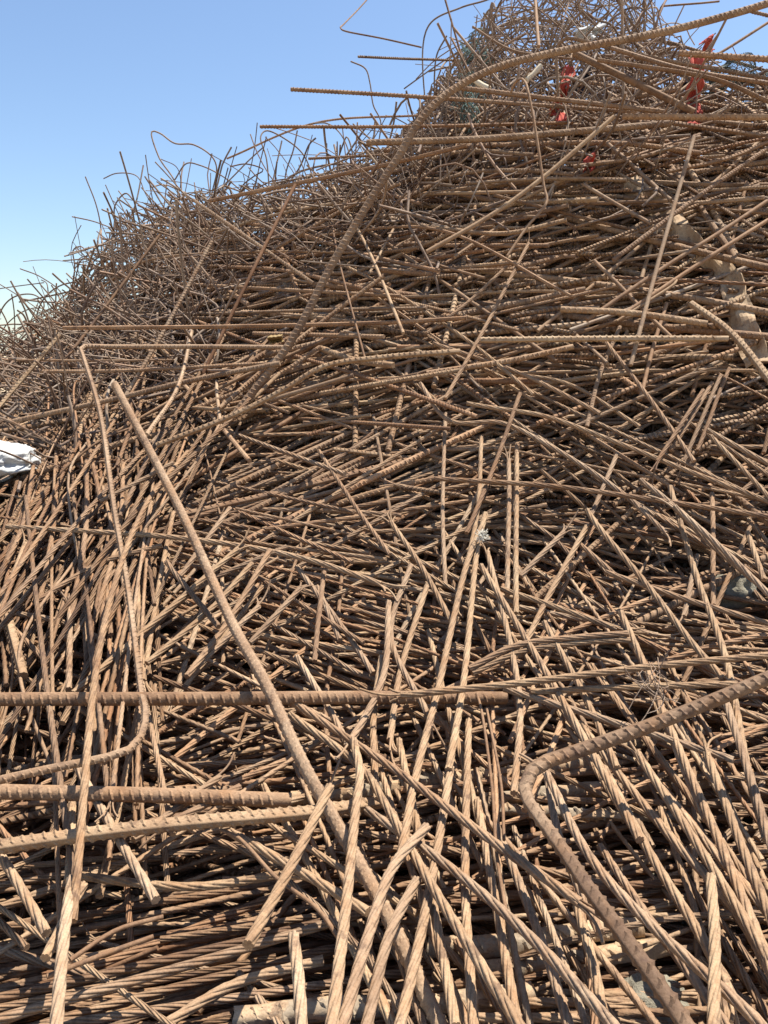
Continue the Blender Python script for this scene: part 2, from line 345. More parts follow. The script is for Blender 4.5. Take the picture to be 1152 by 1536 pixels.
def auto_label(kind, P, R, tint=.5):
    """look, attitude and the landmark beside it, in words"""
    x, y = pix(P); L = np.linalg.norm(np.diff(P, axis=0), axis=1).sum(); e = P[-1] - P[0]; slack = L / max(np.linalg.norm(e), 1e-6)
    ang = math.degrees(math.atan2(-(y[-1] - y[0]), x[-1] - x[0])) % 180
    lie = 'lying level' if (ang < 9 or ang > 171) else 'rising gently toward the peak' if ang < 27 else 'rising steeply toward the peak' if ang < 62 else 'pointing up the slope' if ang < 118 else 'falling steeply toward the peak' if ang < 153 else 'falling gently toward the peak'
    size = 'stubby ' if L < .3 else 'short ' if L < 0.45 else 'lengthy ' if L > 1.1 else 'long ' if L > 0.75 else ''
    form = 'bent' if slack > 1.06 else 'curved' if slack > 1.008 else 'straight'
    tone = 'dark ' if tint < .3 else 'pale ' if tint > .72 else 'tan ' if tint > .52 else ''
    what = {'S': 'strand', 'R': ('thick' if R > .0078 else 'stout' if R > .0057 else 'thin' if R > .0046 else 'slender') + ' rebar', 'C': 'crusted rebar', 'B': 'smooth bar', 'W': 'wire'}[kind]
    mx, my = x.mean(), y.mean(); q = min(LAND, key=lambda l: (l[0] - mx) ** 2 + (l[1] - my) ** 2)
    side = 'above' if my < q[1] - 45 else 'below' if my > q[1] + 45 else 'beside'
    return f'{size}{tone}{form} {what} {lie} {side} the {q[2]}'

SCALE = {'S': .71, 'R': .76, 'C': .72, 'B': .8, 'W': .85}
def hero(kind, dia, lift, pts, label=None, d=None, tint=None, group=None):
    pts = np.array(pts, float)
    D = surf(pts[:, 0], pts[:, 1]) - lift if d is None else np.interp(np.linspace(0, 1, len(pts)), np.linspace(0, 1, len(d)), d)
    P = at(pts[:, 0], pts[:, 1], D); R = dia / 2000 * SCALE[kind]
    if len(pts) == 2: P = sag(P, 0.004)
    tint = rng.uniform(0.3, 0.75) if tint is None else tint
    lab = label or auto_label(kind, P, R, tint)
    return bar_object(kind, P, R, tint, lab, group or (None if label else {'S': 'steel strands in the heap', 'W': 'wires in the heap'}.get(kind, 'rebars in the heap')))
# traced bars: kind, diameter in mm, lift off the heap's face in m, pixels, [label], [distances]
def h(kind, dia, lift, pts, label=None, **kw): hero(kind, dia, lift, [tuple(map(float, p.split(','))) for p in pts.split()], label, **kw)
# -- rebar reaching out of the crest against the sky
h('B', 8, 0, '632,71 575,58 519,47 511,42 516,36 550,0 640,-110 760,-170', 'thin bar folded to a sharp V against the sky', d=(3.0, 3.3, 4.2), tint=.2)
h('R', 12, 0, '537,85 720,92', 'thin rebar poking level out of the peak into the sky', d=(3.1, 3.3), tint=.25)
h('W', 7, 0, '526,92 548,103 555,125 560,158 571,182 568,215', 'dark wire with a crooked tip standing against the sky', d=(3.2, 3.2), tint=.2)
h('R', 15, 0, '436,134 560,141 700,150 980,170', 'straight rebar whose sawn end juts farthest out under the folded bar', d=(2.45, 2.45), tint=.3)
h('R', 14, 0, '390,190 600,190 860,184', 'straight dark rebar jutting level into the sky above the wire loops', d=(2.6, 2.5), tint=.22)
h('R', 12, 0, '463,238 600,231', d=(2.9, 2.75), tint=.2)
h('R', 15, 0, '312,302 450,274 576,248 700,218', 'ribbed rebar rising along the skyline over the low thicket', d=(2.5, 2.35), tint=.45)
h('R', 13, 0, '290,300 355,345 470,425', d=(2.5, 2.25), tint=.6)
h('B', 13, 0, '443,277 390,384 305,560', 'dark smooth bar leaning steeply across the wire thicket', d=(2.4, 2.2), tint=.08)
h('R', 22, 0, '1215,-18 1152,5 1000,47 826,80 756,98 720,112 676,137 645,163 622,192 601,230 576,268 505,384 435,514 350,625',
  'great curved rebar arching over the crest and running down the slope', d=(1.95, 2.0, 2.02, 2.0, 2.0, 1.95), tint=.42)
h('R', 15, .25, '600,275 520,312 410,375', tint=.5)
# -- crest, high side
h('R', 13, 0, '838,150 836,72 841,61 852,57 876,62 926,75 1006,92 1152,118 1250,135', 'rebar bent like a walking stick on the crest', d=(2.35, 2.3), tint=.4)
h('B', 24, 0, '861,80 1041,168', 'thick dark bar sloping down across the crest', d=(2.3, 2.2), tint=.15)
h('R', 21, 0, '1018,80 1152,89 1300,98', 'thick rebar with a clean cut end above the red cloth', d=(2.15, 2.1), tint=.45)
h('R', 14, 0, '916,72 1030,105 1152,125 1260,140', d=(2.3, 2.2), tint=.35)
h('R', 15, 0, '896,90 1076,120 1152,152 1240,185', d=(2.25, 2.15), tint=.3)
h('R', 18, 0, '683,131 826,148 1000,168', 'thick rebar crossing the crest under the crook-topped rod', d=(2.3, 2.25), tint=.35)
h('B', 9, 0, '766,140 771,126 780,118 788,124 792,137 804,200 816,280 820,303 791,340 761,384', 'slender rod with a crook at its top hanging down the slope', d=(2.15, 1.98), tint=.5)
h('R', 20, 0, '933,175 1152,176 1300,176', 'thick rebar with a square cut end below the red cloth', d=(2.12, 2.05), tint=.5)
h('R', 20, 0, '550,214 726,208 1006,185', 'long rebar with a square cut end standing out of the crest', d=(2.3, 2.2), tint=.4)
h('R', 17, .08, '990,182 1152,205 1250,218', tint=.3)
h('R', 16, .1, '576,226 926,215 1051,230', tint=.45)
h('B', 15, 0, '921,175 820,262 741,320 640,378', 'smooth tan bar slanting down from the crest', d=(2.1, 2.05), tint=.7)
h('B', 14, .1, '911,215 1006,300', tint=.4)
h('B', 13, 0, '1041,205 990,384 946,548', 'smooth straight bar leaning upright over the bent sheet strip', d=(2.02, 1.78), tint=.6)
h('R', 13, .12, '1152,222 1040,300 920,390', tint=.35)
h('B', 13, .12, '1190,275 1085,345 990,405 880,480', tint=.3)
h('B', 13, .1, '1152,330 1060,388 930,475', tint=.45)
h('B', 12, .1, '876,277 976,335', tint=.6)
h('B', 15, 0, '801,-40 804,20 808,70', 'upright rod standing in front of the peak tangle', d=(2.9, 2.6), tint=.5)
h('B', 9, 0, '660,-30 668,0 694,90', 'thin dark rod leaning out beside the peak', d=(2.9, 2.8), tint=.12)
h('B', 9, 0, '677,57 690,82 708,115', d=(2.8, 2.7), tint=.15)
h('B', 11, 0, '709,40 760,72 800,82 880,90', d=(3.0, 2.8), tint=.35)
h('B', 9, 0, '996,9 1079,2', d=(3.0, 3.0), tint=.2)
h('R', 13, 0, '1126,17 1200,36', d=(2.4, 2.3), tint=.3)
h('B', 12, 0, '1152,34 1070,85 980,130', d=(2.7, 2.6), tint=.3)
h('R', 12, .15, '640,150 720,175 800,215', tint=.5)
h('B', 12, .2, '680,230 700,190 750,150', tint=.5)
h('R', 14, .12, '575,262 690,228 800,232', tint=.55)
h('R', 14, .1, '700,275 830,268 940,270', tint=.6)
h('R', 13, .1, '860,250 960,236 1050,205', tint=.35)
h('R', 15, .08, '1000,258 1090,238 1170,205', tint=.3)
h('R', 14, .12, '600,300 690,262 790,256 860,262', tint=.4)
h('R', 14, .1, '640,340 760,350 850,330', tint=.55)
h('R', 14, .12, '630,305 560,292 470,330', tint=.45)
# -- low side, in front of the wire thicket
h('R', 14, 0, '95,492 330,490 576,484 700,477', 'long thin rebar lying level across the wire thicket', d=(2.15, 1.98), tint=.45)
h('R', 13, 0, '425,521 300,520 160,520 130,519 121,521 124,532 150,619 172,768 192,884 205,985 211,1034 218,1070 214,1098 198,1122 160,1136 80,1152 0,1170 -60,1185',
  'long bar bent square at its top and curled at its lower end', d=(2.0, 1.98, 1.95, 1.92, 1.9, 1.88, 1.68, 1.43, 1.30, 1.20, 1.165, 1.07, 1.03, 1.0, .98, .95, .93, .91), tint=.6)
h('R', 21, 0, '172,576 272,768 350,938 400,1028 458,1152 505,1235 585,1380 665,1550 700,1620', 'long thick rebar slanting all the way down the face of the heap', d=(1.75, 1.5, 1.26, 1.11, 1.0, .96, .84, .74, .68), tint=.68)
h('R', 12, 0, '318,362 250,489 185,600', d=(2.3, 2.1), tint=.6)
h('B', 12, 0, '240,352 151,470 92,547', 'dark bar leaning over the low wire thicket', d=(2.7, 2.4), tint=.05)
h('R', 16, 0, '90,502 0,608 -40,655', 'pale deeply ribbed rebar leaning on the low thicket', d=(2.3, 2.1), tint=.8)
h('R', 15, 0, '20,632 165,600 290,570 420,545', d=(2.15, 1.95), tint=.4)
h('B', 8, 0, '25,540 260,540', d=(2.3, 2.2), tint=.5)
h('R', 12, 0, '60,557 180,556 400,545', d=(2.25, 2.05), tint=.5)
h('R', 14, .12, '380,500 576,505', tint=.5)
h('R', 13, .15, '576,414 500,470 435,520 330,612', tint=.5)
h('R', 16, 0, '235,668 345,625 425,585 485,550 576,536 690,527', 'rebar curving level out of the slope below the sheaf top', d=(1.75, 1.75, 1.72), tint=.62)
h('B', 14, .1, '350,617 530,563', tint=.4)
h('S', 15, .1, '125,624 138,690 150,745', tint=.2)
h('S', 14, .14, '212,604 175,700', tint=.15)
h('S', 15, .12, '240,650 180,775', tint=.25)
h('S', 14, .13, '150,752 260,694', tint=.6)
h('S', 14, .12, '-40,605 0,622 110,680', tint=.35)
h('R', 13, .35, '288,497 265,585 220,652', tint=.85)
h('B', 12, .12, '325,572 330,632', tint=.85)
h('R', 19, .1, '480,522 535,541 590,548', tint=.55)
h('B', 7, .2, '497,328 507,384 547,536', 'thin dark rod dangling below the great curved rebar', tint=.1)
h('B', 11, .16, '500,280 555,380 605,500', tint=.8)
h('S', 13, .08, '478,676 540,770 585,832', tint=.5)
h('R', 14, .12, '300,610 420,560 480,520', tint=.5)
h('R', 14, .1, '330,400 420,405 576,440', tint=.45); h('R', 13, .12, '260,425 420,434 600,444', tint=.5); h('R', 12, .1, '330,470 480,465 640,462', tint=.4)
h('R', 15, .08, '640,560 770,540 860,520', tint=.5); h('R', 14, .08, '480,590 600,570 690,555', tint=.55)
h('B', 13, .12, '290,612 360,610 420,560', tint=.55)
# -- middle slope, high side
h('S', 14, .08, '520,400 576,429 706,514 800,592', 'strand slanting down across the middle of the slope', tint=.55)
h('S', 14, .09, '793,365 726,494 668,598', tint=.5)
h('S', 13, .08, '760,400 700,455 640,500', tint=.5)
h('R', 18, .15, '721,510 900,508 1092,508', 'level tan rebar in the middle of the slope', tint=.95)
h('R', 17, .14, '841,464 950,470 1061,486', tint=.7)
h('R', 21, .1, '1036,455 1095,498 1165,583', 'thick pale rebar sloping down beside the bent sheet strip', tint=.78)
h('B', 12, .09, '891,391 1011,510', tint=.5)
h('S', 14, .09, '903,506 976,600 1041,692', tint=.5)
h('B', 9, .1, '942,434 1008,418 1015,421 1010,427 975,450 925,482', 'rod folded back on itself near the bent sheet strip', tint=.55)
h('S', 15, .07, '630,575 676,632 751,634 816,664 926,734 1000,800', 'strand bowing down the slope from a kinked top', tint=.68)
h('S', 15, .08, '700,605 741,612 816,624 926,664 1026,704 1152,752 1220,780', 'long strand sweeping down toward the high side of the foot', tint=.7)
h('S', 15, .1, '651,718 826,729 976,749 1152,775 1240,790', 'reddish brown strand lying nearly level under the sweeping strands', tint=.3)
h('S', 15, .08, '1061,645 1152,695 1220,730', tint=.75)
h('S', 14, .09, '1066,654 1150,742 1200,800', tint=.65)
for q in range(4): h('S', 13, .02 + .025 * q, f'{1094 - q * 13},{552 + q * 11} {1046 - q * 20},{676 + (q % 2) * 16}', tint=.3 + .1 * (q % 3))
h('S', 14, .06, '926,680 886,775', tint=.6)
h('S', 14, .04, '722,655 716,768 684,915', tint=.7); h('S', 13, .03, '668,620 664,768 668,880', tint=.6)
h('R', 12, .03, '776,665 768,770', tint=.5)
h('S', 15, .07, '650,515 780,560 900,620', tint=.5); h('B', 12, .05, '1000,455 980,520 960,600', tint=.45)
h('S', 13, .05, '760,560 850,575 960,640', tint=.55); h('S', 13, .06, '1040,560 930,610 840,650', tint=.4)
h('R', 12, .06, '930,490 900,560 880,640', tint=.4)
h('S', 14, .08, '780,590 745,690 700,800', tint=.3)
# -- low side of the foot: upright strands
h('S', 16, .08, '10,790 130,797 260,806 380,822 475,843 572,876', 'long strand lying level above the upright strands', tint=.72)
h('S', 16, .1, '357,823 220,943 110,1040', tint=.62)
h('S', 16, .09, '405,825 345,928 280,1015', tint=.5); h('S', 15, .1, '378,845 320,910 220,995', tint=.55)
h('S', 15, .08, '450,883 375,965', tint=.4); h('S', 15, .07, '345,762 270,865', tint=.6)
h('S', 15, .11, '250,843 328,940', tint=.4); h('S', 15, .07, '388,910 280,1015', tint=.6)
h('S', 15, .09, '243,818 150,845 50,905', tint=.5); h('S', 15, .06, '5,917 100,935 175,972', tint=.6)
h('S', 14, .07, '0,923 75,997', tint=.5); h('S', 15, .08, '38,815 5,902 -20,960', tint=.7)
h('R', 20, .08, '12,925 35,1014', 'short stub of thick ribbed rebar standing above the level foot rebar', tint=.65)
h('S', 16, .09, '205,872 209,940 215,1022', tint=.55); h('S', 15, .08, '105,908 103,1034', tint=.6)
h('S', 16, .07, '130,690 128,800 100,960', tint=.35); h('S', 15, .06, '85,675 80,790 60,900', tint=.3)
h('S', 15, .07, '185,695 178,800 140,935', tint=.5); h('S', 15, .06, '50,700 30,800 -10,880', tint=.3)
h('S', 15, .08, '430,820 300,880 210,960', tint=.4); h('S', 14, .06, '160,860 150,960 145,1040', tint=.45)
h('S', 15, .07, '445,985 500,1075 530,1135', 'pale short strand with its cut end above the level foot rebar', tint=.85)
h('S', 14, .05, '486,858 472,992', tint=.35)
h('S', 14, .04, '390,953 576,980', tint=.7)
h('S', 15, .05, '445,850 520,950 560,1010', tint=.6)
h('S', 15, .05, '475,880 510,960', tint=.6)
# -- the foot: long strands running down towards the viewer
h('R', 23, 0, '-120,1050 -20,1049 300,1048 576,1046 760,1047', 'thick rebar lying level across the foot behind the slanting rebar', d=(1.12, 1.15, 1.24), tint=.3)
h('S', 16, .10, '425,1043 500,1093 586,1150 746,1267 871,1355', 'heavy strand slanting down the foot to a blunt cut end', tint=.5)
h('S', 16, .09, '435,1072 540,1150 580,1210 641,1317 780,1540 820,1600', tint=.65)
h('S', 16, .09, '583,903 576,1010 545,1080 520,1120', 'strand standing up from the foot with a ragged cut top', tint=.68)
h('S', 15, .06, '572,985 560,1080 565,1200', tint=.7)
h('S', 15, .06, '586,783 632,850 676,930', tint=.65)
h('S', 15, .07, '616,848 586,953 641,1070', tint=.6)
h('S', 16, .08, '728,770 716,823 696,1018 673,1155', 'long pale strand standing beside the white fibre tuft', tint=.8)
h('S', 16, .09, '722,790 701,843 656,1038 626,1155 600,1290', tint=.7)
h('S', 15, .05, '763,690 761,893', tint=.6); h('S', 15, .06, '775,680 774,920', tint=.65)
h('S', 15, .06, '881,788 821,898 791,960', tint=.7); h('S', 15, .05, '846,798 781,865', tint=.6)
h('S', 16, .08, '880,765 896,788 971,878 1041,968 1085,1018', tint=.65); h('S', 14, .05, '866,813 936,873', tint=.5)
h('S', 15, .07, '908,858 1026,898 1152,935 1220,955', tint=.5); h('S', 15, .06, '751,883 926,943', tint=.55)
h('S', 15, .08, '703,1003 776,968 876,955 941,950', 'strand arching up beside its twin at the foot', tint=.5)
h('S', 15, .07, '708,1010 780,978 880,963 945,960', 'lower twin of the arching strand', tint=.55)
h('S', 16, .12, '601,1043 776,1025 976,1000 1152,983 1240,975', 'long strand lying level above the hooked rebar', tint=.55)
h('S', 15, .09, '796,1038 960,1030 1106,1026', tint=.55)
h('S', 16, .07, '931,918 971,1008 1026,1152 1060,1230', tint=.7); h('S', 15, .07, '816,933 876,1043 926,1152', tint=.65)
h('S', 16, .08, '721,848 801,978 901,1152 960,1260', tint=.7); h('S', 15, .07, '731,828 768,978 780,1060 771,1190', tint=.75)
h('S', 16, .07, '1005,730 1016,768 1046,868 1086,978 1121,1152 1150,1260', tint=.65)
h('S', 14, .05, '1068,740 1070,908', tint=.5); h('S', 14, .06, '1046,833 1026,925', tint=.6)
h('S', 16, .12, '1012,760 1080,820 1152,890 1230,965', 'pale strand slanting past the concrete lump', tint=.85)
h('S', 16, .10, '960,720 1000,750 1060,810 1130,870', tint=.6); h('S', 15, .06, '1121,798 1146,870', tint=.7)
h('R', 19, 0, '1260,972 1152,1017 976,1088 850,1132 822,1141 802,1152 790,1168 787,1184 793,1203 812,1230 846,1277 886,1337 956,1432 1030,1540 1080,1620',
  'ribbed rebar hooked round in a tight bend at the foot', d=(.98, .96, .94, .92, .90, .86, .78, .66, .58), tint=.25)
h('S', 15, .08, '756,1033 936,1088 1100,1140', tint=.6)
h('C', 26, -.04, '540,1180 640,1170 780,1158 900,1140', 'cement crusted rebar lying behind the bend of the hooked rebar', tint=.7)
h('C', 26, -.05, '690,1205 850,1188 1000,1175 1152,1168', tint=.7); h('C', 22, -.05, '740,1214 900,1222 1050,1226', tint=.7)
h('C', 25, -.05, '820,1150 930,1120 1060,1095', tint=.8)
h('C', 28, -.03, '640,1420 760,1418 860,1400 960,1390', tint=.8); h('C', 26, -.04, '700,1460 860,1440 1000,1420', tint=.8)
h('C', 26, -.03, '350,1530 470,1515 640,1508 800,1490', 'gravel crusted rebar lying along the very bottom of the foot', tint=.9)
h('S', 16, .09, '821,1162 886,1287 976,1387 1126,1522 1180,1580', tint=.68); h('S', 16, .07, '906,1152 976,1282 1056,1412 1100,1500', tint=.65)
h('S', 16, .06, '870,1085 921,1152 1016,1267 1101,1362 1152,1452 1190,1530', tint=.7); h('S', 16, .08, '956,1130 1056,1282 1131,1402 1190,1500', tint=.65)
h('S', 16, .08, '1000,1080 1031,1152 1081,1267 1152,1440 1190,1530', tint=.7); h('S', 16, .08, '1060,1130 1106,1252 1152,1367 1200,1490', tint=.65)
h('S', 16, .08, '1085,1040 1121,1152 1152,1252 1190,1370', tint=.6); h('S', 16, .1, '1066,1315 1072,1400 1070,1560', 'strand standing nearly upright in front of the running strands', tint=.78)
h('S', 16, .08, '550,1215 656,1287 776,1387 921,1540 960,1590', tint=.6); h('S', 16, .07, '676,1152 651,1302 625,1430 595,1560', tint=.75)
h('S', 15, .06, '598,1110 634,1277 684,1540', tint=.65); h('S', 15, .06, '703,1080 698,1327 711,1550', tint=.7); h('S', 15, .05, '716,1202 746,1367 780,1560', tint=.7)
h('S', 15, .05, '745,1240 816,1422 860,1560', tint=.6); h('S', 15, .06, '866,1360 891,1452 912,1560', tint=.65)
h('W', 5, .08, '715,1040 721,1060 738,1180 745,1280 760,1372', 'single thin wire standing loose among the pale strands', tint=.3); h('W', 5, .08, '730,1062 752,1180 756,1260', tint=.3)
h('S', 15, .07, '640,880 600,1010 585,1110', tint=.7)
h('S', 15, .06, '820,1160 840,1260 900,1400', tint=.6); h('S', 15, .07, '990,1180 1090,1300 1180,1400', tint=.7)
# -- low side of the foot
h('R', 22, 0, '-120,1183 -20,1187 235,1193 437,1201', 'thick reddish rebar with its cut end against the slanting rebar', d=(.96, 1.0), tint=.5)
h('C', 26, -.02, '436,1198 530,1188 600,1180', tint=.8)
h('R', 22, 0, '-120,1290 -20,1273 225,1240 470,1218 570,1203', 'thick ribbed rebar rising gently across the foot below its pair', d=(.88, .92, 1.03), tint=.65)
h('S', 17, .14, '495,1180 430,1312 372,1418', 'single strand leaning out of the foot with its flat cut end in the air', tint=.62)
h('W', 6, .08, '330,1245 355,1255 415,1317 475,1362 508,1407', 'single bowed wire crossing under the leaning strand', tint=.3)
h('S', 16, .06, '345,1248 450,1307 552,1368', tint=.7)
h('S', 17, .11, '530,1110 540,1160 534,1210 520,1350 495,1560', 'pale strand standing in front of the slanting rebar', tint=.72)
h('S', 17, .1, '640,1240 590,1300 550,1412 505,1570', tint=.68); h('S', 16, .08, '625,1320 585,1400 545,1560', tint=.6)
h('S', 17, .1, '440,1403 448,1470 454,1570', 'short strand end standing up beside the packed sheaf', tint=.85)
h('S', 16, .08, '115,1150 150,1210 195,1287 234,1350', 'pale strand passing behind the two foot rebars', tint=.85)
h('S', 17, .1, '108,1318 97,1395 82,1570', tint=.85); h('S', 15, .08, '125,1327 68,1437', tint=.7); h('S', 15, .05, '108,1200 103,1320', tint=.8)
h('S', 14, .08, '360,1180 260,1232', tint=.35); h('S', 14, .07, '330,1165 200,1260', tint=.4)
h('S', 16, .05, '-20,1250 30,1330 70,1400', tint=.75)
for q, (y0, y1) in enumerate([(1412, 1322), (1428, 1340), (1446, 1358), (1462, 1362), (1478, 1385), (1500, 1400), (1520, 1420)]):
    h('S', 14, -.13 + .02 * (q % 3), f'-30,{y0} 110,{y0 - 28 + 3 * (q % 2)} 240,{(y0 + y1) / 2 - 12} {340 + 17 * (q % 3)},{y1 + 4}', tint=.45 + .05 * (q % 4))
h('S', 15, .02, '100,1312 290,1330 420,1312', tint=.55); h('S', 16, -.02, '235,1545 350,1477 485,1440', tint=.75); h('S', 15, -.06, '160,1545 290,1490 400,1440', tint=.4)
h('W', 6, .07, '105,1440 175,1395 245,1375', tint=.3); h('W', 6, .07, '70,1465 160,1430 230,1405', tint=.3)

# ------------------------------------------------------------------ the rest of the heap: bars laid zone by zone, in layers down to the light-blocking core
# x0, x1, y0, y1, kinds, attitudes (angle in the face, spread, weight), cover, lengths
ZONES = [
 (600, 1500, 150, 300, 'RRRRB', [(0, 9, 4), (20, 12, 2), (-25, 12, 1), (60, 30, .7)], 4.5, (.5, 1.4)),
 (450, 1500, 290, 470, 'RRRRBS', [(2, 8, 3), (20, 12, 2), (-30, 12, 1), (60, 40, .8)], 5.5, (.4, 1.3)),
 (260, 640, 350, 560, 'RRRRRB', [(0, 7, 5), (22, 12, 1.5), (-30, 15, .7), (60, 40, .5)], 4.0, (.4, 1.2)),
 (600, 1500, 440, 620, 'RRSSSB', [(12, 8, 3), (28, 10, 2), (-32, 10, 2), (70, 40, .8)], 5.5, (.35, 1.0)),
 (-300, 350, 560, 700, 'RRWWB', [(10, 15, 2), (45, 20, 2), (-40, 20, 1), (85, 25, 1)], 3, (.4, 1.0)),
 (230, 760, 540, 800, 'SSSSR', [(23, 5, 6), (8, 6, 2), (-25, 10, .8)], 6.5, (.35, .9)),
 (-350, 250, 670, 1060, 'SSSSSSW', [(84, 9, 4.5), (98, 8, 1.2), (62, 12, 2), (35, 10, 2), (-12, 10, 1.6)], 5.8, (.35, .8)),
 (640, 1500, 600, 800, 'SSSSR', [(-12, 8, 3), (20, 10, 2), (-35, 10, 1.5), (75, 15, .8)], 6, (.4, 1.0)),
 (230, 700, 780, 1060, 'SSSSSW', [(-10, 7, 4), (-22, 7, 2), (35, 12, 2), (75, 15, .7)], 6.5, (.3, .8)),
 (640, 1500, 780, 1080, 'SSSSSSSW', [(-6, 7, 4), (-20, 8, 2), (10, 8, 1.5), (-58, 8, 1.6), (65, 10, .8)], 5.5, (.35, .9)),
 (-300, 520, 1040, 1320, 'SSSSRWS', [(14, 9, 4), (35, 10, 2), (-10, 8, 1.5), (-55, 15, .8)], 6, (.3, .7)),
 (-300, 560, 1280, 1800, 'SSSSW', [(11, 3, 6), (16, 4, 3), (5, 4, 2)], 8, (.35, .8)),
 (480, 1500, 1060, 1800, 'SSSSSW', [(7, 6, 5), (-3, 6, 2), (18, 7, 1)], 4.2, (.3, .7)),
 (480, 1500, 1060, 1800, 'S', [(-62, 9, 5), (-52, 6, 2), (88, 12, 1.5), (70, 8, 1)], .5, (.35, .7)),
]
SKX = np.array([-400, -150, 0, 60, 100, 130, 160, 220, 300, 400, 500, 570, 620, 650, 690, 730, 780, 950, 1000, 1050, 1152, 1500.])
SKY = np.array([550, 525, 502, 482, 447, 388, 338, 306, 290, 280, 262, 232, 185, 130, 85, 25, -60, -60, 40, 90, 105, 110.])
FILL = []
TR = {0: (.2, .8), 1: (.2, .8), 2: (.2, .8), 3: (.2, .8), 5: (.25, .75), 6: (.08, .6), 11: (.12, .6), 12: (.2, .7), 13: (.4, .9), 8: (.2, .8), 9: (.25, .85)}     # tint range per zone; upright low-side strands darkened to stand in for shade
for zi, (x0, x1, y0, y1, kinds, att, cover, (l0, l1)) in enumerate(ZONES):
    w = np.array([a[2] for a in att]); w = w / w.sum(); area = (x1 - x0) * (y1 - y0); done = 0.0
    while done < 1.05 * cover * area:
        px = rng.uniform(x0, x1); py = rng.uniform(y0, y1); a = att[rng.choice(len(att), p=w)]
        th = math.radians(rng.normal(a[0], a[1])); k = kinds[rng.integers(len(kinds))]
        D = float(surf(px, py)); L = rng.uniform(l0, l1) * (1.35 if rng.random() < .8 else .5) * FPX / D
        dia = {'R': rng.choice([8, 10, 10, 12, 15]), 'S': rng.choice([6.5, 8, 9.2, 10.2]), 'B': rng.choice([8, 10, 11]), 'W': rng.choice([4, 5, 6])}[k]
        if k == 'W': L *= .6
        if zi != 6 and abs(math.sin(th)) > .55: L *= .52
        dx, dy = math.cos(th) * L / 2, -math.sin(th) * L / 2
        depth = 0.02 + rng.uniform(0, 1) ** 1.05 * (0.12 + 0.12 * min(1, D / 2))
        if zi == 13: depth *= .35
        if zi in (0, 1, 2): depth *= .75
        p = np.array([[px - dx, py - dy], [px + dx, py + dy]])
        p[:, 1] = np.clip(p[:, 1], 60 if px > 560 else 200, 2000)
        if (p[:, 1] < np.interp(p[:, 0], SKX, SKY) + 12).any() and (rng.random() < .93 or px > 700): continue
        Ds = face(p[:, 0], p[:, 1]) + depth + rng.normal(0, .02, 2)
        m = p.mean(0); Dm = float(face(m[0], m[1])) + depth
        # keep straight bars out of the core and near the face
        sh = Dm - Ds.mean(); Ds = Ds + np.clip(sh, -.12, .12)
        if abs(Ds[1] - Ds[0]) > 1.3: continue
        done += L * dia / 1000 * FPX / D
        FILL.append([depth, k, at(p[:, 0], p[:, 1], Ds), dia / 2000, rng.uniform(*TR.get(zi, (.2, .75))), zi, px, py, L * dia])
stuff = {'R': [], 'S': [], 'W': [], 'N': []}
inframe = lambda f: -10 < f[6] < 1162 and -10 < f[7] < 1546
FILL.sort(key=lambda f: f[0])
LIMIT = {'R': 285, 'S': 292, 'W': 262}
for f in FILL:
    depth, k, P, R, tint, zi, px, py, sz = f
    kk = 'R' if k in 'RBC' else k
    P = sag(P, (.05 if k == 'W' else .04 if rng.random() < .1 and zi != 11 else .008))
    if inframe(f) and COUNT[kk] < LIMIT[kk] - (0 if kk != 'W' else 180) and depth < .10:
        bar_object(k, P, R, tint, auto_label(k, P, R, tint), {'S': 'steel strands in the heap', 'W': 'wires in the heap'}.get(k, 'rebars in the heap')); continue
    if k == 'S':
        if depth < .075 and py > 850 and inframe(f):
            V, Q, T = g_strand(P, R, False); z = np.zeros(len(V)); stuff['N'].append((V, Q, T, np.full(len(V), tint), z, z))
        else:
            V, Q, T, al, ro = g_tube(P, R, 8, .09); stuff['S'].append((V, Q, T, np.full(len(V), tint), al, ro))
    else:
        V, Q, T, al, ro = g_tube(P, R, 8 if k == 'R' else 6, .05)
        stuff['R' if k == 'R' or (k == 'B' and P[:, 2].mean() < 1.7) else 'W' if P[:, 2].mean() > 1.7 else 'N'].append((V, Q, T, np.full(len(V), tint), al, ro))

